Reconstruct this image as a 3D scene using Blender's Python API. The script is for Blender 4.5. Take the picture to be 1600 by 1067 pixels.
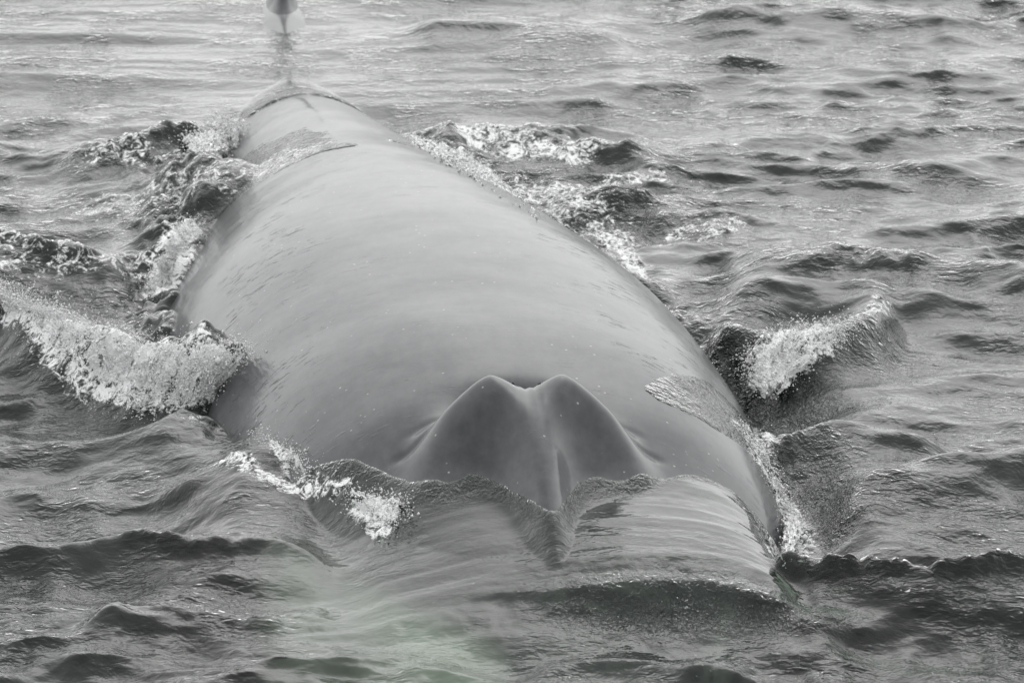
import bpy, bmesh, math, random
import numpy as np
from mathutils import Vector

R = math.radians
scene = bpy.context.scene
for o in list(bpy.data.objects):
    bpy.data.objects.remove(o, do_unlink=True)

# ------------------------------------------------------------------ camera
CAM_H = 7.0
PITCH = 12.7            # degrees below the horizon
PPD = 180.0             # photograph pixels per degree (1600 px wide)
cam_d = bpy.data.cameras.new("camera")
cam = bpy.data.objects.new("camera", cam_d)
scene.collection.objects.link(cam)
cam.location = (0, 0, CAM_H)
cam.rotation_euler = (R(90 - PITCH), 0, 0)
cam_d.sensor_width = 36.0
FPX = PPD / R(1.0)                       # focal length in photo pixels
cam_d.lens = 36.0 * FPX / 1600.0
cam_d.clip_start = 0.5
cam_d.clip_end = 20000
cam_d.dof.use_dof = True
cam_d.dof.focus_distance = 28.0
cam_d.dof.aperture_fstop = 9.0
scene.camera = cam

# ------------------------------------------------------------------ overcast sky
world = bpy.data.worlds.new("World")
scene.world = world
world.use_nodes = True
wn, wl = world.node_tree.nodes, world.node_tree.links
wn.clear()
SUN_EL, SUN_ROT = 44.0, 8.0
sky = wn.new('ShaderNodeTexSky')
sky.sky_type = 'NISHITA'
sky.sun_disc = False
sky.sun_elevation = R(SUN_EL)
sky.sun_rotation = R(SUN_ROT)
sky.air_density = 1.0
sky.dust_density = 6.0
hsv = wn.new('ShaderNodeHueSaturation')
hsv.inputs['Saturation'].default_value = 0.06
mixw = wn.new('ShaderNodeMix')
mixw.data_type = 'RGBA'
mixw.inputs['Factor'].default_value = 0.76            # thick even cloud over the clear-sky gradient
mixw.inputs['B'].default_value = (9.6, 9.75, 9.8, 1)
bg = wn.new('ShaderNodeBackground')
bg.inputs['Strength'].default_value = 0.12
wo = wn.new('ShaderNodeOutputWorld')
wl.new(sky.outputs['Color'], hsv.inputs['Color'])
wl.new(hsv.outputs['Color'], mixw.inputs['A'])
wl.new(mixw.outputs['Result'], bg.inputs['Color'])
wl.new(bg.outputs['Background'], wo.inputs['Surface'])

sun_d = bpy.data.lights.new("sun", 'SUN')
sun_d.energy = 0.5
sun_d.angle = R(110)
sun_d.color = (1.0, 0.98, 0.95)
sun = bpy.data.objects.new("sun", sun_d)
scene.collection.objects.link(sun)
az = R(SUN_ROT)
sdir = Vector((math.sin(az) * math.cos(R(SUN_EL)), math.cos(az) * math.cos(R(SUN_EL)), math.sin(R(SUN_EL))))
sun.rotation_euler = sdir.to_track_quat('Z', 'Y').to_euler()
sun.location = sdir * 60

scene.view_settings.view_transform = 'Standard'
scene.view_settings.look = 'None'
scene.view_settings.gamma = 1.0
scene.view_settings.use_curve_mapping = False
scene.view_settings.exposure = 0.28
scene.render.engine = 'CYCLES'
scene.cycles.max_bounces = 4
scene.cycles.transparent_max_bounces = 8

# ------------------------------------------------------------------ helpers
def spot(px, py, z=0.0):
    """ground point of a measured photograph position at height z"""
    dx = (px - 800.0) / FPX
    dy = -(py - 533.5) / FPX
    p = R(PITCH)
    # camera axes: right=X, up=(0, sin p, cos p), forward=(0, cos p, -sin p)
    vx, vy, vz = dx, math.cos(p) + dy * math.sin(p), -math.sin(p) + dy * math.cos(p)
    t = (z - CAM_H) / vz
    return (vx * t, vy * t)

_rng = np.random.RandomState(7)
_perm = _rng.permutation(512)
_perm = np.concatenate([_perm, _perm, _perm])
_ga = _rng.uniform(0, 2 * np.pi, 512)
_gx, _gy = np.cos(_ga), np.sin(_ga)

def noise2(x, y):
    xi = np.floor(x).astype(np.int64); yi = np.floor(y).astype(np.int64)
    xf = x - xi; yf = y - yi
    xi &= 511; yi &= 511
    def g(ix, iy, fx, fy):
        h = _perm[(_perm[ix & 511] + iy) & 1023] & 511
        return _gx[h] * fx + _gy[h] * fy
    u = xf * xf * xf * (xf * (xf * 6 - 15) + 10)
    v = yf * yf * yf * (yf * (yf * 6 - 15) + 10)
    a = g(xi, yi, xf, yf); b = g(xi + 1, yi, xf - 1, yf)
    c = g(xi, yi + 1, xf, yf - 1); d = g(xi + 1, yi + 1, xf - 1, yf - 1)
    return (a + u * (b - a)) * (1 - v) + (c + u * (d - c)) * v * 1.0

def fbm(x, y, octv=4, gain=0.5):
    s = 0; a = 1.0
    for k in range(octv):
        s = s + a * noise2(x + 17.3 * k, y - 9.1 * k)
        x = x * 2.03; y = y * 2.03; a *= gain
    return s

def sstep(a, b, x):
    t = np.clip((x - a) / (b - a), 0, 1)
    return t * t * (3 - 2 * t)

def smax(a, b, k):
    return .5 * (a + b + np.sqrt((a - b) ** 2 + k * k)) - .25 * k

def gau(x, s):
    return np.exp(-(x / s) ** 2)

def cubic(xs, ys):
    """monotone-ish smooth interpolation through a table (Catmull-Rom tangents)"""
    xs = np.array(xs, float); ys = np.array(ys, float)
    m = np.gradient(ys, xs)
    def f(x):
        x = np.clip(x, xs[0], xs[-1])
        i = np.clip(np.searchsorted(xs, x) - 1, 0, len(xs) - 2)
        h = xs[i + 1] - xs[i]; t = (x - xs[i]) / h
        t2 = t * t; t3 = t2 * t
        return ((2 * t3 - 3 * t2 + 1) * ys[i] + (t3 - 2 * t2 + t) * h * m[i]
                + (-2 * t3 + 3 * t2) * ys[i + 1] + (t3 - t2) * h * m[i + 1])
    return f

def link(o, parent=None):
    scene.collection.objects.link(o)
    if parent is not None:
        o.parent = parent
    return o

def mesh_from_arrays(name, verts, quads=None, tris=None, smooth=True):
    me = bpy.data.meshes.new(name)
    verts = np.asarray(verts, np.float32)
    me.vertices.add(len(verts)); me.vertices.foreach_set('co', verts.ravel())
    idx = []; tot = []
    if quads is not None and len(quads):
        idx.append(np.asarray(quads, np.int32).ravel()); tot.append(np.full(len(quads), 4, np.int32))
    if tris is not None and len(tris):
        idx.append(np.asarray(tris, np.int32).ravel()); tot.append(np.full(len(tris), 3, np.int32))
    idx = np.concatenate(idx); tot = np.concatenate(tot)
    st = np.concatenate([[0], np.cumsum(tot)[:-1]]).astype(np.int32)
    me.loops.add(len(idx)); me.loops.foreach_set('vertex_index', idx)
    me.polygons.add(len(tot)); me.polygons.foreach_set('loop_start', st)
    me.update(calc_edges=True)
    me.polygons.foreach_set('use_smooth', np.full(len(tot), smooth, bool))
    me.update()
    return me

def attr(me, name, vals):
    a = me.attributes.new(name, 'FLOAT', 'POINT')
    a.data.foreach_set('value', np.asarray(vals, np.float32).ravel())

# ------------------------------------------------------------------ whale shape (shared by body mesh and water)
ax_x = cubic([22, 24.3, 27.2, 29.4, 32.1, 34.0, 36.5, 38.0, 40.2, 45, 47],
             [.58, .35, .06, -.20, -.60, -.86, -1.17, -1.28, -1.42, -1.75, -1.9])
Rx_f = cubic([24.2, 24.5, 25.0, 25.7, 26.4, 27.2, 28.2, 29.4, 31.0, 33.0, 35.0, 37.0, 39.0, 40.2, 41, 43, 46],
             [.12, .32, .55, .80, 1.00, 1.17, 1.30, 1.40, 1.40, 1.14, .84, .66, .50, .42, .36, .25, .16])
Rz_f = cubic([24.2, 25.0, 26.0, 27.2, 29, 32, 35, 37, 40, 43, 46],
             [.14, .40, .70, 1.0, 1.32, 1.34, 1.05, .85, .62, .36, .20])
zr_f = cubic([24.2, 24.7, 25.5, 26.0, 26.5, 27.0, 27.5, 28.0, 29.0, 30.0, 31.0, 32.0, 33.0, 34.0, 35.0, 36.0, 37.0, 38.0, 39.0, 40.2, 41, 42, 44, 46],
             [-.50, -.32, .06, .21, .30, .40, .56, .65, .71, .73, .71, .65, .57, .47, .38, .27, .12, -.02, -.04, .03, .0, -.25, -.6, -1.0])
def n_top(u, y):
    """section fullness: broad at the head, ridged and a little rolled towards the tail"""
    l = np.interp(y, [24, 28.5, 31.0, 33.0, 35, 38], [2.25, 2.25, 2.12, 1.8, 1.75, 1.9])
    r = np.interp(y, [24, 29.0, 31.5, 33.5, 35, 38], [2.25, 2.25, 2.15, 2.05, 1.95, 1.9])
    return np.where(u < 0, l, r)

def guard(u, v, base):
    """raised blowhole crest: u across, v along the body from the blowholes"""
    au = np.sqrt(u * u + 0.0006)
    zc = .74 - .062 * gau(u, .10) + .004 * np.sin(u * 190) * gau(u, .05) - 1.15 * np.clip(au - .15, 0, 9) ** 1.22
    v0 = -.25 * np.clip(au - .17, 0, 9) - .03 * gau(u, .08)
    rise = np.maximum(zc - base, 0) * sstep(.64, .34, au)
    kl = gau(u, .19)
    Lf = .21 + .16 * kl + .40 * gau(u, .10) + .10 * sstep(.34, .6, au)
    pf = 1.8
    d = v0 - v
    front = np.exp(-(np.clip(d, 0, 9) / Lf) ** pf)
    Lb = .12 + .10 * sstep(.2, .5, au)
    back = np.exp(-(np.clip(-d, 0, 9) / Lb) ** 2)
    g = rise * np.where(d > 0, front, back)
    edge = .006 * sstep(.055, .085, u) * sstep(.17, .085, u) * sstep(.0, -.35, v) * sstep(-.9, -.5, v)
    pit = -.13 * gau(u, .21) * gau(v - .25, .16)
    crease = -.018 * gau(v - v0 - .10 - .04 * np.sin(au * 9), .028) * sstep(.20, .30, au) * sstep(.62, .45, au)
    crease2 = -.012 * gau(v - v0 - .19, .03) * sstep(.24, .34, au) * sstep(.55, .40, au)
    return g - edge + pit + crease + crease2

def swell(u, y):
    return .010 * noise2(u * 1.6 + 7, y * 1.1) + .004 * noise2(u * 3.7 + 7, y * 2.3)

def body_top(x, y):
    xa = ax_x(y); rx = Rx_f(y); rz = Rz_f(y); zr = zr_f(y)
    u = x - xa
    nt = n_top(u, y)
    q = np.clip(1 - np.abs(u / rx) ** nt, 0, 1)
    z = zr - rz + rz * q ** (1 / nt)
    z = z + np.where(np.abs(u) < 1.0, guard(u, y - 27.2, z), 0) * (np.abs(y - 27.2) < 1.6)
    z = z + swell(u, y)
    z = np.where((np.abs(u) >= rx) | (y < 24.2) | (y > 46), -5, z)
    return z, u

# ------------------------------------------------------------------ water surface
def axis_coords(a, b, step0, step1, far, growth):
    """dense from a to b (spacing step0 -> step1), growing outwards to +-far"""
    out = [a]
    while out[-1] < b:
        t = (out[-1] - a) / (b - a)
        out.append(out[-1] + step0 + (step1 - step0) * t)
    s = step1
    while out[-1] < far:
        s *= growth; out.append(out[-1] + s)
    s = step0; lo = [a]
    while lo[-1] > -far:
        s *= growth; lo.append(lo[-1] - s)
    return np.array(lo[::-1][:-1] + out)

xs = axis_coords(-4.4, 4.4, .0105, .0105, 5000, 1.22)
ys = axis_coords(24.0, 43.0, .0135, .027, 5000, 1.22)
NX, NY = len(xs), len(ys)
X, Y = np.meshgrid(xs, ys)
dense = sstep(6.5, 4.4, np.abs(X)) * sstep(22.0, 24.0, Y) * sstep(47, 43, Y)
Bz, U = body_top(X, Y)
near_body = np.exp(-np.clip(np.abs(U) - Rx_f(Y) * .9, 0, 9) / .35) * sstep(25.1, 25.9, Y) * sstep(44, 40, Y)

# ambient chop: directional components, sharpened crests
Z = np.zeros_like(X); DX = np.zeros_like(X); DY = np.zeros_like(X)
rw = np.random.RandomState(11)
calm = sstep(35.3, 37.2, Y + .25 * X) * sstep(1.6, -.6, X)       # slick left in the wake over the tail
amp_mod = np.clip(.9 + .6 * fbm(X * .35 + 3, Y * .22, 3), .5, 1.4)
amp_mod2 = np.clip(.95 + .9 * fbm(X * .8 + 31, Y * .5 + 5, 3), .4, 1.5)
wx = X + .10 * noise2(X * 1.1, Y * .9); wy = Y + .14 * noise2(X * .9 + 40, Y * .8)
spec = []
for lam0, n, slope, spread in ((2.6, 7, .05, 22), (1.35, 10, .09, 30), (.75, 14, .13, 40), (.44, 26, .15, 50), (.25, 24, .12, 60), (.14, 14, .06, 70), (.085, 14, .05, 60)):
    for k in range(n):
        lam = lam0 * 2 ** rw.uniform(-.5, .5)
        spec.append((lam, rw.normal(-94, spread), slope * rw.uniform(.6, 1.4) / math.sqrt(n) * 1.414, rw.uniform(0, 6.283)))
for lam, ang, slope, ph in spec:
    kx, ky = math.cos(R(ang)), math.sin(R(ang)); k = 2 * np.pi / lam
    a = slope / k
    th = k * (kx * wx + ky * wy) + ph
    m = amp_mod if lam > .5 else amp_mod2
    m = m * (1 - calm * (.35 if lam > 1 else .88))
    if lam < 1.0: m = m * dense
    else: m = m * np.maximum(dense, .35 * sstep(120, 20, np.abs(X)) * sstep(150, 60, np.abs(Y - 30)))
    c, s = np.cos(th), np.sin(th)
    Z += a * m * c
    ch = 0.8
    DX -= ch * a * m * kx * s; DY -= ch * a * m * ky * s
# long lines drawn out by the wake over the tail
st = noise2(X * .35 + 5 + .2 * np.sin(Y * 2), Y * 3.0 - .3 * np.abs(U)) * .045 + noise2(X * .5 + 50, Y * 6.5 + X * .4) * .016
Z += st * calm * dense
DY -= .5 * Z
keep = .86 * (1 - near_body * .6)
Z *= keep; DX *= keep; DY *= keep

foam = np.zeros_like(X); ruffle = np.zeros_like(X)

def window(x0, x1, y0, y1):
    a, b = np.searchsorted(xs, [x0, x1]); c, d = np.searchsorted(ys, [y0, y1])
    return (slice(c, d), slice(a, b))

def polydist(pts, x, y):
    """distance to a polyline on the ground and parameter along it"""
    best = np.full(x.shape, 1e9); par = np.zeros(x.shape)
    n = len(pts) - 1
    for i in range(n):
        (x0, y0), (x1, y1) = pts[i], pts[i + 1]
        dx, dy = x1 - x0, y1 - y0; L2 = dx * dx + dy * dy
        t = np.clip(((x - x0) * dx + (y - y0) * dy) / L2, 0, 1)
        d = np.hypot(x - (x0 + t * dx), y - (y0 + t * dy))
        b = d < best
        best = np.where(b, d, best); par = np.where(b, (i + t) / n, par)
    return best, par

add = np.zeros_like(X)
def ridge(pts, h, wn_, wf_, sharp=.8, ends=.18, jag=0.0):
    """wave crest through photo points (px, py, z), left to right; wn_ / wf_ widths on the near / far side"""
    g = [spot(*p) for p in pts]
    gx = np.array([p[0] for p in g]); gy = np.array([p[1] for p in g])
    f = cubic(gx, gy); wm = max(wn_, wf_) * 3.2 + .3
    W = window(gx[0], gx[-1], gy.min() - wm, gy.max() + wm)
    x, y = X[W], Y[W]; x1 = xs[W[1]]
    hs = float(np.max(h)) * 90 + wn_ * 37
    yc = f(x1)[None, :] + .06 * noise2(x * 2.1 + hs, y * 1.2) + .035 * noise2(x * 5 + hs, y * 3.1) + .02 * noise2(x * 12 + hs, y * 8)
    sl = ((f(x1 + .02) - f(x1 - .02)) / .04)[None, :]
    d = (y - yc) / np.sqrt(1 + sl * sl)
    t = (x - gx[0]) / (gx[-1] - gx[0])
    w = np.where(d > 0, wf_, wn_)
    prof = np.exp(-(np.sqrt(d * d + 1e-4) / w) ** (2 - .8 * sharp))
    e = sstep(0, ends, t) * sstep(1, 1 - ends, t)
    if np.ndim(h): h = np.interp(t, np.linspace(0, 1, len(h)), h)
    add[W] += h * prof * e * ((1 + jag * fbm(x * 7, y * 4, 4, .6)) if jag else 1)

def lip(pts, h, wn_=.035, wf_=.22, ends=.25, jag=.7):
    """short steep lip along a crest"""
    ridge(pts, h, wn_, wf_, .2, ends, jag)

def blob(px, py, z, h, sx, sy, rot=0.0):
    x0, y0 = spot(px, py, z); m = max(sx, sy) * 3
    W = window(x0 - m, x0 + m, y0 - m, y0 + m)
    c, q = math.cos(R(rot)), math.sin(R(rot))
    a = (X[W] - x0) * c + (Y[W] - y0) * q; b = -(X[W] - x0) * q + (Y[W] - y0) * c
    add[W] += h * np.exp(-(a / sx) ** 2 - (b / sy) ** 2)

def streak(pix, rad, z=0.0, ends=.12):
    g = [spot(p[0], p[1], p[2] if len(p) > 2 else z) for p in pix]
    m = float(np.max(rad))
    W = window(min(p[0] for p in g) - m, max(p[0] for p in g) + m, min(p[1] for p in g) - m, max(p[1] for p in g) + m)
    d, t = polydist(g, X[W], Y[W])
    if np.ndim(rad): rad = np.interp(t, np.linspace(0, 1, len(rad)), rad)
    return W, sstep(1.0, .25, d / rad) * sstep(-.01, ends, t) * sstep(1.01, 1 - ends, t)

def rough(k, pts, rad):
    W, m = streak(pts, rad)
    ruffle[W] = np.maximum(ruffle[W], k * m)

# --- swells and crests read off the photograph
ridge([(1050, 910, .1), (1180, 905, .1), (1330, 914, .12), (1500, 918, .12), (1700, 905, .1), (1900, 890, .1)], .15, .26, .22, .9, .2)
ridge([(-160, 915, 0), (60, 884, .08), (190, 862, .1), (300, 872, .1), (430, 890, .06), (600, 930, 0)], .13, .24, .25, .9, .22)
ridge([(100, 1000, 0), (330, 968, .05), (480, 985, .05), (660, 1010, 0)], .06, .20, .20, .7)
ridge([(860, 990, 0), (1050, 975, .03), (1200, 985, .04), (1350, 1015, 0)], .07, .22, .22, .7)
ridge([(800, 1060, 0), (1000, 1040, .03), (1200, 1055, .03)], .05, .2, .2, .7)
ridge([(1270, 815, 0), (1360, 772, .06), (1450, 742, .07), (1560, 728, .07), (1700, 735, 0)], .11, .28, .35, .6)
ridge([(1100, 470, 0), (1230, 415, .1), (1340, 388, .16), (1430, 402, .13), (1560, 445, .05), (1700, 480, 0)], .13, .36, .55, .5)
ridge([(1100, 512, 0), (1180, 478, .06), (1290, 455, .08), (1400, 460, .06), (1520, 500, 0)], .07, .25, .3, .5)
ridge([(-80, 745, 0), (60, 700, .08), (200, 720, .05), (330, 720, 0)], .07, .3, .3, .6)
ridge([(90, 800, 0), (250, 780, .05), (330, 800, .05), (430, 830, 0)], .05, .22, .3, .6)
blob(440, 800, .15, .13, .45, .62, -10)
blob(400, 730, .15, .12, .35, .45, -10)
blob(425, 755, .12, .13, .28, .45, -10)
blob(330, 700, .1, .12, .40, .50)
ridge([(620, 60, 0), (760, 45, .05), (900, 62, .03), (1010, 70, 0)], .08, .4, .5, .6)
ridge([(1060, 45, 0), (1190, 28, .06), (1400, 25, .07), (1560, 60, 0)], .09, .4, .5, .6)
# right flank: trough beside the body
W, m = streak([(1120, 560, 0), (1200, 640, 0), (1190, 730, 0), (1225, 810, 0), (1235, 890, 0)], .42)
add[W] -= .10 * m
# right breaking wave
ridge([(1080, 520, .1), (1180, 505, .2), (1260, 510, .22), (1330, 512, .16), (1420, 505, .05)], .20, .16, .35, .4, .2)
# left breaking wave and the trough behind it
ridge([(-160, 440, .2), (0, 462, .30), (110, 492, .32), (240, 532, .34), (330, 545, .34), (480, 540, .34)], .30, .17, .42, .35, .10)
blob(185, 455, 0, -.12, .40, .45)
ridge([(-120, 395, 0), (20, 385, .12), (130, 405, .08), (230, 440, 0)], .13, .3, .3, .6)
# wash over the tail stock
ridge([(60, 260, 0), (170, 228, .12), (280, 210, .14), (360, 205, .1), (450, 205, 0)], .09, .3, .45, .6, .2, .25)
ridge([(620, 220, .1), (760, 205, .10), (860, 205, .14), (960, 240, .05), (1080, 270, 0)], .08, .3, .4, .6, .2, .25)
ridge([(820, 300, 0), (940, 310, .06), (1040, 330, .05), (1180, 360, 0)], .07, .25, .3, .7, .2, .25)
blob(610, 185, 0, -.07, .35, .35)
ridge([(60, 300, 0), (250, 290, .1), (380, 285, .25), (480, 255, .40), (580, 225, .5)], [0, .07, .12, .18, .24], .24, .60, .2, .15)
ridge([(1000, 610, .45), (1090, 622, .35), (1190, 642, .22), (1320, 662, .1), (1500, 690, .03)], [.25, .25, .2, .10, .03], .22, .20, .5, .12)
blob(310, 640, .05, .10, .25, .35)
blob(330, 330, .1, .14, .50, 1.0)
blob(400, 290, .2, .05, .35, .6)
# steep dark lips
lip([(1040, 905, .12), (1180, 903, .12), (1330, 912, .12), (1500, 916, .12), (1700, 903, .1), (1900, 890, .1)], .07, .045, .25)
lip([(60, 886, .08), (180, 862, .1), (300, 872, .1), (430, 890, .06), (520, 915, 0)], .03, .05, .25)
lip([(1220, 418, .1), (1330, 386, .2), (1420, 398, .18), (1480, 420, .1)], .04, .06, .3)
lip([(120, 985, 0), (300, 968, .05), (420, 975, .05), (560, 990, 0)], .03, .05, .25)
lip([(1050, 1062, 0), (1250, 1050, .05), (1400, 1062, 0)], .04, .06, .2)
lip([(880, 985, 0), (1050, 972, .03), (1180, 982, .04), (1300, 1010, 0)], .025, .06, .2)
lip([(-60, 385, .1), (20, 382, .12), (110, 400, .1), (180, 425, 0)], .05, .06, .2)
lip([(800, 215, .1), (870, 206, .12), (960, 235, .1)], .035, .08, .2)
lip([(110, 250, .1), (180, 225, .15), (260, 225, .1), (330, 195, .15), (370, 195, .1)], .04, .08, .2)
Z += add

v = Y - 27.2
au = np.abs(U)
sw = gau(au - .90 * Rx_f(Y), .22) * sstep(27.8, 28.8, Y) * sstep(37, 35, Y)
swn = fbm(X * 2.2 + 5, Y * 1.6, 4, .6)
Z += sw * (.03 + .16 * swn)
foam = np.maximum(foam, sw * (.34 + .5 * np.clip(swn, 0, 1)))
# --- water sheet sliding over the snout, in front of the blowhole crest
Bsm = zr_f(Y) - Rz_f(Y) + Rz_f(Y) * np.clip(1 - np.abs(U / Rx_f(Y)) ** 2.25, 0, 1) ** (1 / 2.25)
Yw = Y + .07 * noise2(X * 1.7, Y * 0 + 2.2) + .06 * noise2(X * 4, Y * 2.5) + .035 * noise2(X * 10, Y * 7) + .02 * noise2(X * 22, Y * 15)
plate = np.interp(Yw, [24.4, 25.2, 25.58, 25.66, 25.70, 25.95, 26.3, 26.7, 27.1, 27.6, 28.2], [0, .03, .11, .165, .225, .285, .315, .335, .365, .38, .33])
plate_l = np.interp(Y, [24.2, 25.0, 25.6, 26.2, 26.7, 27.1, 27.6, 28.2], [0, .06, .14, .22, .28, .33, .35, .33])
sideR = np.clip(1 - np.abs(np.clip(U, 0, 9) / (1.02 + .03 * noise2(Y * 3, Y * 0))) ** 5, 0, 1) ** .7
sideL = sstep(-1.35, -.25, U)
mixlr = sstep(-.55, .35, U)
mound = plate * mixlr + plate_l * (1 - mixlr)
lat = np.where(U > 0, sideR, sideL)
sheet = mound * lat + .05 * (1 - lat) * 0
flow = .0065 * noise2(X * .9 + .25 * Y, Y * 8.5 + .5 * au * au) + .003 * noise2(X * 1.6, Y * 19 + au * au)
edge_line = (-.36 - .55 * gau(U, .13) + .36 * sstep(.36, .74, au) + .26 * sstep(-.5, -.95, U) + .08 * sstep(.6, .95, U)
             + .05 * noise2(X * 3.1, 4.2 + 0 * Y) + .04 * noise2(X * 9, 4.2 + Y * 6))
cover = sstep(.10, -.10, v - edge_line)
front_zone = sstep(24.4, 24.8, Y) * (v < 1.0)
sheet = np.maximum(sheet, np.where(au < Rx_f(Y), np.maximum(Bsm, Bz) + .006, -1) * (Y > 25.6)) * front_zone + flow * lat * front_zone
own = np.clip(lat * 1.6, 0, 1) * front_zone * sstep(25.0, 25.66, Yw)
Zhead = Z * (1 - own) + (sheet + .25 * Z * 0) * own
Zhead = np.maximum(Zhead, np.where(own > .02, np.minimum(Z, .35) - .5 * own, Z))
on_head = (au < 1.05) & (v > -1) & (v < 1.2)
limit = Bz - .04 + .9 * sstep(.62, 1.05, au) + 1.0 * sstep(.75, 1.2, v)
Z = np.where(v < 1.0, Z * (1 - cover) + smax(Zhead, Z - .6 * sstep(1.0, .15, au), .05) * cover, Z)
Z = np.where(on_head & (Bz > -.05), np.minimum(Z, limit) * (1 - cover) + Z * cover, Z)
wetd = v - edge_line
film_on = Bz + .006 + .5 * flow - .03 * sstep(-.03, .03, wetd)
Z = np.where((wetd < .03) & (au < .97 * Rx_f(Y)) & (Y > 25.8) & (Bz > -.3), np.maximum(Z, film_on), Z)
ruffle += .5 * gau(v - edge_line + .07, .09) * sstep(1.05, .9, au / Rx_f(Y)) * (1 - .5 * gau(U, .12))
crest_r = gau(Yw - 25.62, .16) * sstep(-.3, .3, U) * sstep(1.3, .9, U)
ruffle += 1.0 * crest_r

# --- thin sheets of water lapping over the back
def lap(pts, rad, film=.02, ruf=1.0):
    W, m = streak(pts, rad, ends=.05)
    x, y = X[W], Y[W]
    m = np.clip(m * 1.25 + .45 * fbm(x * 5, y * 3, 3) * (m > 0), 0, 1) * (m > 0)
    tgt = Bz[W] + (film + .02) * sstep(.0, .6, m) - .02 + .002 * fbm(x * 6, y * 5, 3) * m
    Z[W] = np.where((Bz[W] > -.3) & (m > 0), np.maximum(Z[W], tgt), Z[W])
    ruffle[W] = np.maximum(ruffle[W], ruf * m)
lap([(1015, 622, .5), (1090, 632, .42), (1180, 650, .25), (1320, 668, .1)], [.08, .30, .40, .3], .002, .55)
lap([(560, 230, .55), (470, 256, .42), (380, 300, .2), (290, 345, .05)], [.03, .30, .62, .7], .003, .35)
lap([(480, 232, .5), (400, 250, .3), (300, 290, .05)], [.25, .5, .6], .003, .35)
lap([(600, 214, .5), (690, 255, .38), (770, 305, .2), (870, 370, .05)], [.05, .20, .24, .15], .003, .25)
lap([(360, 185, .0), (410, 158, .15), (470, 138, .2), (530, 150, .15), (590, 185, 0)], [.3, .3, .25, .3, .3], .015, .7)
far_hump = np.where(Bz > -.6, Bz, -.6) + .03
Z = np.where(Y > 36.6, np.maximum(Z, far_hump * sstep(36.6, 37.2, Y) * sstep(39.6, 39.2, Y) + Z * (1 - sstep(36.6, 37.2, Y) * sstep(39.6, 39.2, Y))), Z)
rough(.35, [(100, 250), (250, 260), (400, 290), (300, 350), (120, 400)], .9)
rough(.40, [(650, 225), (800, 260), (950, 330), (1050, 400)], .7)
rough(.7, [(1090, 540), (1160, 580), (1230, 620), (1280, 660)], .35)
rough(.5, [(120, 490, .3), (280, 520, .3)], .5)
rough(.55, [(1180, 700), (1270, 740), (1280, 850)], .4)

# --- froth lying on the water
TOP = np.maximum(Z, Bz)
def hit(px, py):
    """height of the first surface met from the boat at a photo position"""
    for z in np.arange(.9, -.4, -.01):
        x, y = spot(px, py, z)
        if TOP[min(np.searchsorted(ys, y), NY - 1), min(np.searchsorted(xs, x), NX - 1)] >= z:
            return float(z)
    return 0.0
def froth(k, pts, rad, z=0.0):
    W, m = streak([(p[0], p[1], hit(p[0], p[1])) for p in pts], rad)
    foam[W] = np.maximum(foam[W], k * m)
froth(.95, [(590, 208, .45), (680, 238, .3), (740, 268, .2), (790, 305, .12), (850, 350, .05)], [.06, .14, .16, .14, .08])
froth(.78, [(640, 205), (760, 215), (850, 235), (960, 255)], .34)
froth(.74, [(850, 305), (960, 285), (1060, 282)], .22)
froth(.85, [(915, 350), (960, 390), (990, 420), (1015, 450)], [.10, .14, .10, .06])
froth(.66, [(1030, 365), (1100, 360), (1170, 352)], .25)
froth(.66, [(760, 260), (900, 330), (1020, 400)], .45)
froth(.68, [(110, 262), (200, 238), (280, 240), (370, 225)], .25)
froth(.70, [(562, 236, .56), (480, 262, .45), (410, 300, .26), (350, 345, .08)], [.06, .14, .22, .25])
froth(.62, [(500, 236, .5), (400, 262, .3), (300, 300, .05)], .4)
froth(.98, [(290, 345), (270, 400), (240, 465)], [.16, .20, .16])
froth(.66, [(-40, 400), (60, 390), (170, 400), (260, 380)], .38)
froth(.64, [(100, 330), (220, 320), (360, 300)], .5)
froth(.80, [(1140, 650), (1180, 700), (1215, 780), (1235, 850), (1225, 900)], [.14, .22, .22, .22, .18])
froth(.70, [(1150, 690), (1210, 682), (1260, 680)], .14)
froth(.78, [(320, 718), (400, 740), (480, 762), (560, 772)], .11)
froth(.85, [(400, 678), (440, 705), (478, 740)], [.05, .10, .10])
froth(.60, [(285, 664), (350, 664), (410, 680)], .07)
froth(.88, [(-30, 462, .28), (60, 500, .25), (150, 560, .15), (240, 590, .15), (320, 580, .2), (380, 552, .3)], [.06, .12, .26, .30, .28, .08])
froth(.9, [(1180, 600, .03), (1220, 560, .1), (1270, 525, .15), (1325, 512, .18)], [.20, .26, .22, .08])
froth(.72, [(1330, 500, .1), (1390, 470, .06)], .12)
froth(.95, [(555, 780, .15), (590, 800, .1), (600, 845, .05)], [.10, .13, .06])
froth(.55, [(480, 760), (540, 770)], .12)
froth(.62, [(900, 903, .25), (990, 896, .25)], .03)
froth(.70, [(1395, 925, .1), (1450, 925, .1)], .05)

fw = window(-4.4, 4.4, 24, 43)
lump = np.abs(fbm(X[fw] * 7, Y[fw] * 6, 4, .6))
Z[fw] += sstep(.35, .95, foam[fw]) * (.04 * (lump - .18)) * (Bz[fw] < Z[fw] + .1)

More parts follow.
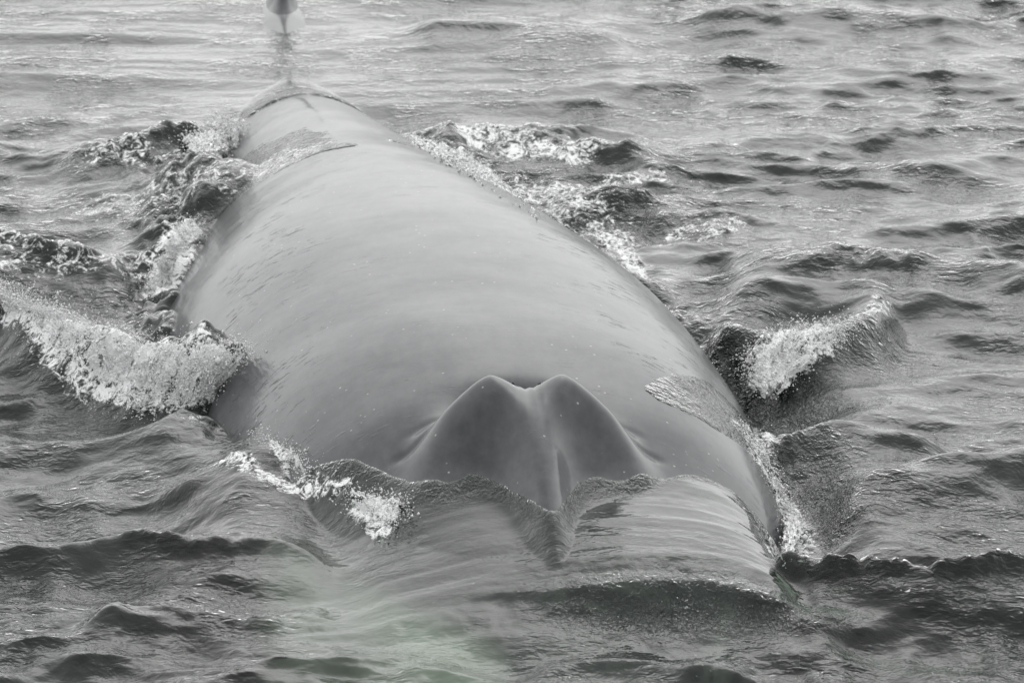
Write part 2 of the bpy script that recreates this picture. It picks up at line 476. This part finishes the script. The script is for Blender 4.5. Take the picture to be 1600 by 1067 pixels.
# horizontal (choppy) displacement, only in open water
open_w = np.clip(1 - near_body * 1.6, 0, 1) * (1 - np.clip(own * 2, 0, 1) * (cover > 0))
XX = X + DX * open_w; YY = Y + DY * open_w
verts = np.stack([XX.ravel(), YY.ravel(), Z.ravel()], 1)
ii = np.arange(NX * NY, dtype=np.int32).reshape(NY, NX)
quads = np.stack([ii[:-1, :-1].ravel(), ii[:-1, 1:].ravel(), ii[1:, 1:].ravel(), ii[1:, :-1].ravel()], 1)
sea_me = mesh_from_arrays("sea", verts, quads)
attr(sea_me, "clear", sstep(2.0, 1.5, np.abs(X - .2)) * sstep(23.5, 24.2, Y) * sstep(28.2, 27.4, Y))
sm = 1 - .7 * np.clip(own * (cover > .5), 0, 1)
attr(sea_me, "breeze", sm * .4 + sm * .6 * sstep(-.15, .2, fbm(X * 1.1 + 8, Y * .9, 3)))
attr(sea_me, "ripple", sm * .2 + sm * .8 * sstep(-.15, .2, fbm(X * 1.7 + 18, Y * 1.1, 3)))
attr(sea_me, "foam", foam); attr(sea_me, "ruffle", np.clip(ruffle, 0, 1))
sea = link(bpy.data.objects.new("sea", sea_me))
sea["kind"] = "structure"
sea["label"] = "grey choppy open sea parting round the whale"
sea["category"] = "sea"

# ------------------------------------------------------------------ materials
class NT:
    def __init__(s, name):
        s.m = bpy.data.materials.new(name); s.m.use_nodes = True
        s.t = s.m.node_tree; s.t.nodes.clear()
    def n(s, typ, ins=None, **kw):
        nd = s.t.nodes.new(typ)
        for k, v in kw.items(): setattr(nd, k, v)
        for k, v in (ins or {}).items():
            if isinstance(v, bpy.types.NodeSocket): s.t.links.new(v, nd.inputs[k])
            else: nd.inputs[k].default_value = v
        return nd
    def noise(s, vec, scale, detail=4, rough=.55, dist=0):
        return s.n('ShaderNodeTexNoise', {'Vector': vec, 'Scale': scale, 'Detail': detail, 'Roughness': rough, 'Distortion': dist}).outputs['Fac']
    def math(s, op, a, b=0.0, c=None):
        d = {0: a, 1: b}
        if c is not None: d[2] = c
        return s.n('ShaderNodeMath', d, operation=op).outputs[0]
    def ramp(s, val, a, b, lo=0, hi=1):
        return s.n('ShaderNodeMapRange', {'Value': val, 'From Min': a, 'From Max': b, 'To Min': lo, 'To Max': hi}, interpolation_type='SMOOTHSTEP').outputs['Result']
    def mapping(s, vec, scale, rot=(0, 0, 0)):
        return s.n('ShaderNodeMapping', {'Vector': vec, 'Scale': scale, 'Rotation': rot}).outputs[0]
    def bump(s, h, strength, dist, normal=None):
        d = {'Height': h, 'Strength': strength, 'Distance': dist}
        if normal is not None: d['Normal'] = normal
        return s.n('ShaderNodeBump', d).outputs[0]
    def out(s, sh):
        s.n('ShaderNodeOutputMaterial', {'Surface': sh}); return s.m

def mat_sea():
    t = NT("sea_water")
    pos = t.n('ShaderNodeNewGeometry').outputs['Position']
    fo = t.n('ShaderNodeAttribute', attribute_name='foam').outputs['Fac']
    ru = t.n('ShaderNodeAttribute', attribute_name='ruffle').outputs['Fac']
    clear = t.n('ShaderNodeAttribute', attribute_name='clear').outputs['Fac']
    n1 = t.noise(pos, 9, 3, .6, .4)
    patch = t.n('ShaderNodeAttribute', attribute_name='breeze').outputs['Fac']
    b1 = t.bump(t.math('MULTIPLY', n1, patch), 1.0, .015)
    n2 = t.noise(t.mapping(pos, (1, .6, 1)), 38, 2, .6, .8)
    n3 = t.noise(t.mapping(pos, (.6, 1.0, 1), (0, 0, R(8))), 27, 2, .55, .5)
    patch3 = t.n('ShaderNodeAttribute', attribute_name='ripple').outputs['Fac']
    b1 = t.bump(t.math('MULTIPLY', n3, patch3), 1.0, .014, b1)
    b2 = t.bump(t.math('MULTIPLY', n2, ru), 1.0, .022, b1)
    fr = t.n('ShaderNodeFresnel', {'IOR': 1.333, 'Normal': b2}).outputs[0]
    gl = t.n('ShaderNodeBsdfGlossy', {'Color': (1, 1, 1, 1), 'Roughness': .035, 'Normal': b2}).outputs[0]
    df = t.n('ShaderNodeBsdfDiffuse', {'Color': (.010, .013, .012, 1), 'Normal': b2}).outputs[0]
    tr = t.n('ShaderNodeBsdfTransparent', {'Color': (.66, .74, .67, 1)}).outputs[0]
    under = t.n('ShaderNodeMixShader', {0: t.math('MULTIPLY', clear, .8), 1: df, 2: tr}).outputs[0]
    wat = t.n('ShaderNodeMixShader', {0: fr, 1: under, 2: gl}).outputs[0]
    # foam: lacy white froth broken up by noise
    f1 = t.noise(t.mapping(pos, (.8, .55, 1), (0, 0, R(20))), 17, 6, .66, 1.4)
    f2 = t.noise(pos, 60, 2, .6)
    fv = t.math('ADD', t.math('MULTIPLY', f1, .75), t.math('MULTIPLY', f2, .25))
    thr = t.math('SUBTRACT', .76, t.math('MULTIPLY', fo, .36))
    fm = t.ramp(t.math('SUBTRACT', fv, thr), -.04, .10)
    fb = t.bump(fv, 1.0, .03)
    fd = t.n('ShaderNodeBsdfDiffuse', {'Color': (.90, .90, .90, 1), 'Normal': fb}).outputs[0]
    mix = t.n('ShaderNodeMixShader', {0: fm, 1: wat, 2: fd}).outputs[0]
    return t.out(mix)
sea_me.materials.append(mat_sea())

def mat_skin():
    t = NT("whale_skin")
    tc = t.n('ShaderNodeTexCoord').outputs['Object']
    pale = t.n('ShaderNodeAttribute', attribute_name='pale').outputs['Fac']
    wet = t.n('ShaderNodeAttribute', attribute_name='runoff').outputs['Fac']
    mott = t.noise(tc, 2.2, 5, .6)
    fine = t.noise(t.mapping(tc, (1, .35, 1)), 16, 4, .6)
    colr = t.n('ShaderNodeMix', {'Factor': t.ramp(t.math('ADD', t.math('MULTIPLY', mott, .65), t.math('MULTIPLY', fine, .35)), .33, .67),
               'A': (.032, .035, .038, 1), 'B': (.074, .075, .078, 1)}, data_type='RGBA').outputs['Result']
    # pale barnacle-like flecks
    vor = t.n('ShaderNodeTexVoronoi', {'Vector': tc, 'Scale': 17.0, 'Randomness': 1.0})
    keepf = t.ramp(t.noise(tc, 5.0, 2), .50, .60)
    fl = t.math('MULTIPLY', t.ramp(vor.outputs['Distance'], .13, .05), keepf)
    col2 = t.n('ShaderNodeMix', {'Factor': t.math('MULTIPLY', fl, .6), 'A': colr, 'B': (.42, .43, .42, 1)}, data_type='RGBA').outputs['Result']
    col3 = t.n('ShaderNodeMix', {'Factor': pale, 'A': col2, 'B': (.78, .80, .72, 1)}, data_type='RGBA').outputs['Result']
    # draining water film: thin dashes along the flow
    s1 = t.noise(t.mapping(tc, (11, 40, 14), (0, 0, R(24))), 1.0, 4, .62, .5)
    dash = t.math('MULTIPLY', t.ramp(s1, .57, .70), t.math('MULTIPLY', wet, t.ramp(t.noise(tc, 3.0, 3), .45, .65)))
    s2 = t.noise(t.mapping(tc, (2.2, 3.2, 3), (0, 0, R(12))), 1.0, 3, .5)
    h = t.math('ADD', t.math('MULTIPLY', dash, .005), t.math('ADD', t.math('MULTIPLY', s2, .0035), t.math('MULTIPLY', fine, .0006)))
    bmp = t.bump(h, 1.0, 1.0)
    p = t.n('ShaderNodeBsdfPrincipled', {'Base Color': col3, 'Roughness': .38, 'IOR': 1.36, 'Specular IOR Level': .15, 'Coat Weight': .60, 'Coat Roughness': .10,
            'Coat IOR': 1.333, 'Normal': bmp, 'Coat Normal': bmp})
    return t.out(p.outputs[0])

# ------------------------------------------------------------------ whale
whale = link(bpy.data.objects.new("whale", None))
whale.location = (float(ax_x(27.2)), 27.2, 0)
whale["label"] = "huge grey whale surfacing head-on with wet smooth back and blowholes"
whale["category"] = "whale"
W0 = np.array(whale.location)

yr = np.unique(np.round(np.concatenate([np.arange(24.2, 26.2, .05), np.arange(26.2, 28.2, .016), np.arange(28.2, 38, .05), np.arange(38, 46.01, .1)]), 4))
NT_, NB_ = 200, 40
th = np.linspace(-np.pi / 2, np.pi / 2, NT_)
uu_t = np.sin(th)                       # -1..1 across the top
tb = np.linspace(np.pi / 2, 3 * np.pi / 2, NB_ + 2)[1:-1]
rows = []
for y in yr:
    rx, rz, zr, xa = float(Rx_f(y)), float(Rz_f(y)), float(zr_f(y)), float(ax_x(y))
    zc = zr - rz
    u = uu_t * rx * .99999
    zt = zc + rz * np.clip(1 - np.abs(uu_t) ** n_top(uu_t, y), 0, 1) ** (1 / n_top(uu_t, y))
    if abs(y - 27.2) < 1.6:
        zt = zt + np.where(np.abs(u) < 1.0, guard(u, y - 27.2, zt), 0)
    zt = zt + swell(u, np.full(NT_, y))
    ub = np.sin(tb) * rx; zb = zc + np.cos(tb) * rz * .95
    ring = np.stack([np.concatenate([u, ub]) + xa, np.full(NT_ + NB_, y), np.concatenate([zt, zb])], 1)
    rows.append(ring)
rows = np.array(rows); nr, nc = rows.shape[:2]
bv = rows.reshape(-1, 3)
jj = np.arange(nr * nc).reshape(nr, nc); jn = np.roll(jj, -1, axis=1)
bq = np.stack([jj[:-1].ravel(), jn[:-1].ravel(), jn[1:].ravel(), jj[1:].ravel()], 1)
# end caps
c0 = len(bv); bv = np.vstack([bv, rows[0].mean(0), rows[-1].mean(0)])
cap = np.concatenate([np.stack([jn[0], jj[0], np.full(nc, c0)], 1), np.stack([jj[-1], jn[-1], np.full(nc, c0 + 1)], 1)])
body_me = mesh_from_arrays("body", bv - W0, bq, cap)
bu = bv[:, 0] - ax_x(bv[:, 1])
pale = sstep(-.30, -.62, bu / Rx_f(bv[:, 1])) * sstep(27.5, 26.7, bv[:, 1]) * sstep(.10, -.05, bv[:, 2])
attr(body_me, "pale", pale)
attr(body_me, "runoff", np.clip(sstep(.15, .7, np.abs(bu) / Rx_f(bv[:, 1])), 0, 1) * sstep(27.3, 28.2, bv[:, 1]) + .12)
skin = mat_skin()
body_me.materials.append(skin)
body = link(bpy.data.objects.new("body", body_me), whale)

# dorsal fin: swept back blade on a flared root
FB, FX = 40.25, float(ax_x(40.25))
fv = []; hs_ = np.linspace(-.12, .52, 26); nl = 28
for h in hs_:
    k = max(h, 0) / .52
    y0 = FB - .12 + .62 * k ** 1.25 - .45 * math.exp(-max(h + .06, 0) / .05)
    y1 = FB + 1.15 - .22 * k - .16 * math.sin(k * 3.1) + .25 * math.exp(-max(h + .06, 0) / .06)
    y1 = max(y1, y0 + .05)
    tk = (.055 * (1 - k) ** .6 + .006) + .24 * math.exp(-(h + .12) / .07)
    for a in np.linspace(0, 2 * np.pi, nl, endpoint=False):
        c = .5 - .5 * math.cos(a)
        wdt = tk * math.sin(a) * (1.25 - .55 * c)
        fv.append((FX + wdt - .06 * (c - .2), y0 + (y1 - y0) * c, h))
fv = np.array(fv); fj = np.arange(len(fv)).reshape(len(hs_), nl); fn = np.roll(fj, -1, axis=1)
fq = np.stack([fj[:-1].ravel(), fn[:-1].ravel(), fn[1:].ravel(), fj[1:].ravel()], 1)
ctop = len(fv); fv = np.vstack([fv, fv[-nl:].mean(0)])
fin_me = mesh_from_arrays("dorsal_fin", fv - W0, fq, np.stack([fj[-1], fn[-1], np.full(nl, ctop)], 1))
attr(fin_me, "pale", np.zeros(len(fv))); attr(fin_me, "runoff", np.full(len(fv), .1))
fin_me.materials.append(skin)
link(bpy.data.objects.new("dorsal_fin", fin_me), whale)

# blowholes: two dark slits diverging behind the notch
tb_ = NT("blowhole_dark")
slit_mat = tb_.out(tb_.n('ShaderNodeBsdfPrincipled', {'Base Color': (.008, .008, .009, 1), 'Roughness': .3}).outputs[0])
for sg in (-1, 1):
    P = []; n = 16
    for i in range(n):
        k = i / (n - 1)
        v_ = -.012 + .26 * k; uc = sg * (.052 + .055 * k); hw = .021 * math.sin(math.pi * min(max(k, .03), .97)) ** .7
        for q in (-1, -.4, .4, 1):
            x_ = float(ax_x(27.2 + v_)) + uc + q * hw
            z_ = float(body_top(np.array([x_]), np.array([27.2 + v_]))[0][0])
            P.append((x_, 27.2 + v_, z_ + .004 + (.004 if abs(q) == 1 else 0)))
    qd = [(i * 4 + c, i * 4 + c + 1, i * 4 + c + 5, i * 4 + c + 4) for i in range(n - 1) for c in range(3)]
    me = mesh_from_arrays("blowhole", np.array(P) - W0, qd)
    me.materials.append(slit_mat)
    link(bpy.data.objects.new("blowhole", me), whale)

# ------------------------------------------------------------------ splashes: torn white water
tf = NT("white_water")
tcf = tf.n('ShaderNodeNewGeometry').outputs['Position']
nf = tf.noise(tcf, 45, 6, .65, .5)
bf = tf.bump(nf, 1.0, .012)
fd_ = tf.n('ShaderNodeBsdfDiffuse', {'Color': (.96, .96, .96, 1), 'Normal': bf}).outputs[0]
ft_ = tf.n('ShaderNodeBsdfTranslucent', {'Color': (.85, .86, .86, 1), 'Normal': bf}).outputs[0]
fg_ = tf.n('ShaderNodeBsdfGlossy', {'Color': (1, 1, 1, 1), 'Roughness': .25, 'Normal': bf}).outputs[0]
fm_ = tf.n('ShaderNodeMixShader', {0: .25, 1: fd_, 2: ft_}).outputs[0]
white = tf.out(tf.n('ShaderNodeMixShader', {0: tf.n('ShaderNodeFresnel', {'IOR': 1.33, 'Normal': bf}).outputs[0], 1: fm_, 2: fg_}).outputs[0])

def ico(sub):
    b = bmesh.new(); bmesh.ops.create_icosphere(b, subdivisions=sub, radius=1.0)
    b.verts.ensure_lookup_table()
    v_ = np.array([w.co[:] for w in b.verts]); f_ = np.array([[w.index for w in f.verts] for f in b.faces]); b.free()
    return v_, f_
ICO1 = ico(1)
OCT = (np.array([(1, 0, 0), (-1, 0, 0), (0, 1, 0), (0, -1, 0), (0, 0, 1), (0, 0, -1)], float),
       np.array([(0, 2, 4), (2, 1, 4), (1, 3, 4), (3, 0, 4), (2, 0, 5), (1, 2, 5), (3, 1, 5), (0, 3, 5)]))

def spheres(P, r, tpl, stretch=None, rnd=None):
    tv, tf_ = tpl
    n = len(P); m = len(tv)
    sc = r[:, None, None] * (1 if stretch is None else stretch[:, None, :])
    V = P[:, None, :] + tv[None] * sc
    F = tf_[None] + (np.arange(n) * m)[:, None, None]
    return V.reshape(-1, 3), F.reshape(-1, 3)

def sea_z(x, y):
    i = np.clip(np.searchsorted(ys, y), 0, NY - 1); j = np.clip(np.searchsorted(xs, x), 0, NX - 1)
    return Z[i, j]

def splash(label, rows_, n_blob, r_blob, n_drop, spray, seed, auto=None, lift=.08):
    """rows_: pairs of photo points (bottom, top) with heights, spanning the torn face left to right"""
    rg = np.random.RandomState(seed)
    K = len(rows_)
    if auto is not None:
        rows_ = [((*b[:2], hit(*b[:2]) - .01), (*t_[:2], hit(*t_[:2]) + auto)) for b, t_ in rows_]
    A = np.array([(*spot(*b), b[2]) for b, t in rows_]); B = np.array([(*spot(*t), t[2]) for b, t in rows_])
    def pt(s_, k):
        f = np.clip(s_ * (K - 1), 0, K - 1.0001); i = f.astype(int); w = (f - i)[:, None]
        a = A[i] * (1 - w) + A[i + 1] * w; b = B[i] * (1 - w) + B[i + 1] * w
        return a + (b - a) * k[:, None]
    # torn lacy layers following the face
    L = float(np.sum(np.hypot(*(np.diff(.5 * (A + B), axis=0)[:, :2].T)))); H = float(np.mean(np.linalg.norm(B - A, axis=1)))
    ns, nk = max(int(L / .008), 10), max(int(H / .008), 8)
    VS, FS, off = [], [], 0
    for lay in range(3):
        S_, K_ = np.meshgrid(np.linspace(0, 1, ns), np.linspace(0, 1, nk)); sf, kf = S_.ravel(), K_.ravel()
        P = pt(sf, kf); a_, c_ = sf * L + lay * 7.7 + seed * 3.1, kf * H + lay * 3.3
        push = .075 * np.abs(fbm(a_ * 5, c_ * 5, 4, .6)) - .02 + .022 * lay - .03
        P[:, 1] -= push; P[:, 2] += .55 * push + lift * .6 * noise2(a_ * 6, c_ * 4)
        P[:, 0] += .02 * noise2(a_ * 14, c_ * 14 + 5)
        hole = fbm(a_ * 9, c_ * 9 + 31, 5, .8) + .55 * np.minimum(np.minimum(sf * L, (1 - sf) * L) / .12, 1) * np.minimum(np.minimum(kf, 1 - kf) / .18 + .25, 1) - .20 - .12 * lay
        q = np.arange(ns * nk).reshape(nk, ns)
        Q = np.stack([q[:-1, :-1].ravel(), q[:-1, 1:].ravel(), q[1:, 1:].ravel(), q[1:, :-1].ravel()], 1)
        Q = Q[hole[Q].mean(1) > 0]
        VS.append(P); FS.append(np.concatenate([Q[:, [0, 1, 2]], Q[:, [0, 2, 3]]]) + off); off += len(P)
    co = np.vstack(VS); tr = np.vstack(FS)
    use = np.unique(tr); mp = np.zeros(len(co), int); mp[use] = np.arange(len(use)); co = co[use]; tr = mp[tr]
    # beads of water clinging in clumps over the face
    sb, kb = rg.uniform(0, 1, int(n_blob * .7)), rg.uniform(0, 1, int(n_blob * .7))
    okb = noise2(sb * L * 10 + seed, kb * H * 10) + .35 * noise2(sb * L * 30, kb * H * 30 + seed) > -.05
    PB = pt(sb[okb], kb[okb]); PB[:, 1] -= rg.uniform(-.01, .10, len(PB)); PB[:, 2] += rg.uniform(0, .06, len(PB))
    BV, BF = spheres(PB, r_blob * .24 * rg.lognormal(0, .45, len(PB)), OCT, rg.uniform(.6, 1.6, (len(PB), 3)))
    tr = np.vstack([tr, BF + len(co)]); co = np.vstack([co, BV])
    # flying drops and beads round the torn edge
    n_drop = n_drop * 2
    s2, k2 = rg.uniform(-.04, 1.04, n_drop), rg.uniform(-.05, 1.0, n_drop) ** .7
    D = pt(np.clip(s2, 0, 1), np.clip(np.nan_to_num(k2, nan=0.0), 0, 1))
    D += np.abs(rg.normal(0, 1, D.shape)) * np.array([0, -.03, spray]) + rg.normal(0, 1, D.shape) * np.array([spray * 1.2, .05, .01])
    keep_ = D[:, 2] > sea_z(D[:, 0], D[:, 1]) - .005
    D = D[keep_]
    DV, DF = spheres(D, .0021 * rg.lognormal(0, .5, len(D)), OCT, rg.uniform(.7, 1.5, (len(D), 3)))
    org = np.array([A[:, 0].mean(), A[:, 1].mean(), A[:, 2].min()])
    o = link(bpy.data.objects.new("splash", None)); o.location = org
    o["label"] = label; o["category"] = "splash"; o["group"] = "white splashes along the whale"
    me = mesh_from_arrays("froth", co - org, None, tr); me.materials.append(white)
    link(bpy.data.objects.new("froth", me), o)
    md = mesh_from_arrays("droplets", DV - org, None, DF); md.materials.append(white)
    d_ = link(bpy.data.objects.new("droplets", md), o); d_["kind"] = "stuff"
    return o

splash("largest white splash, breaking wave crashing against the whale's flank",
       [((-30, 466, .26), (-30, 450, .33)), ((50, 496, .24), (50, 476, .33)), ((75, 590, .03), (110, 495, .33)), ((130, 620, .02), (170, 522, .34)),
        ((200, 660, 0), (235, 535, .35)), ((240, 668, 0), (300, 545, .35)), ((275, 665, .02), (345, 555, .36)), ((330, 615, .18), (385, 545, .40))],
       5200, .015, 5000, .05, 1, None, .15)
splash("broken white wave face beside dark trough, opposite the largest splash",
       [((1170, 600, .02), (1165, 560, .08)), ((1195, 618, 0), (1190, 535, .14)), ((1215, 615, 0), (1225, 510, .20)), ((1240, 590, .03), (1265, 512, .20)), ((1290, 560, .08), (1300, 510, .20)), ((1320, 525, .15), (1326, 508, .19))],
       2000, .013, 1500, .035, 2, None, .12)
splash("small upright tuft of spray where the tail stock sinks",
       [((300, 240, .03), (285, 218, .12)), ((330, 245, .02), (325, 190, .22)), ((360, 240, .03), (350, 192, .2)), ((374, 230, .05), (370, 200, .16))],
       1500, .016, 700, .04, 3, .02)
splash("strip of white churned water along flank behind the largest splash",
       [((240, 470, .02), (225, 455, .06)), ((265, 440, .03), (245, 420, .08)), ((290, 405, .04), (265, 380, .09)), ((310, 380, .05), (280, 350, .10)), ((328, 362, .06), (300, 340, .1))],
       900, .014, 400, .02, 4, .03, .06)
splash("small curl of white water spilling onto the flooded snout",
       [((540, 790, .16), (545, 765, .20)), ((575, 830, .12), (575, 776, .22)), ((597, 850, .08), (600, 772, .22)), ((612, 835, .10), (625, 780, .20)), ((632, 815, .14), (632, 795, .16))],
       520, .010, 400, .03, 5, .01, .05)
splash("line of froth in the narrow trough beside the flooded snout",
       [((1165, 700, .05), (1150, 660, .12)), ((1195, 760, .03), (1190, 700, .08)), ((1225, 830, .02), (1225, 770, .06)), ((1225, 885, .02), (1260, 820, .05))],
       500, .010, 900, .02, 6, .01, .05)
splash("ragged foam line running down the far flank from the ridge",
       [((640, 225, .38), (640, 208, .42)), ((700, 262, .26), (715, 238, .3)), ((745, 285, .18), (765, 265, .2)), ((790, 320, .1), (800, 300, .13)), ((840, 350, .05), (835, 335, .08))],
       800, .012, 300, .02, 7, .015, .05)
splash("thin foam fringe where smooth water laps the flank before the snout",
       [((405, 690, .2), (405, 676, .22)), ((440, 712, .18), (440, 698, .21)), ((470, 745, .16), (465, 712, .22)), ((482, 748, .16), (480, 735, .18))],
       260, .009, 300, .03, 8, .012, .05)

# ------------------------------------------------------------------ added dark sheet, its colour stands in for the unlit deep water
depth_me = mesh_from_arrays("dark_depth_sheet", [(-6000, -6000, -9), (6000, -6000, -9), (6000, 6000, -9), (-6000, 6000, -9)], [(0, 1, 2, 3)])
t = NT("deep_dark")
depth_me.materials.append(t.out(t.n('ShaderNodeBsdfDiffuse', {'Color': (.006, .009, .008, 1)}).outputs[0]))
bo = link(bpy.data.objects.new("dark_depth_sheet", depth_me)); bo["kind"] = "structure"
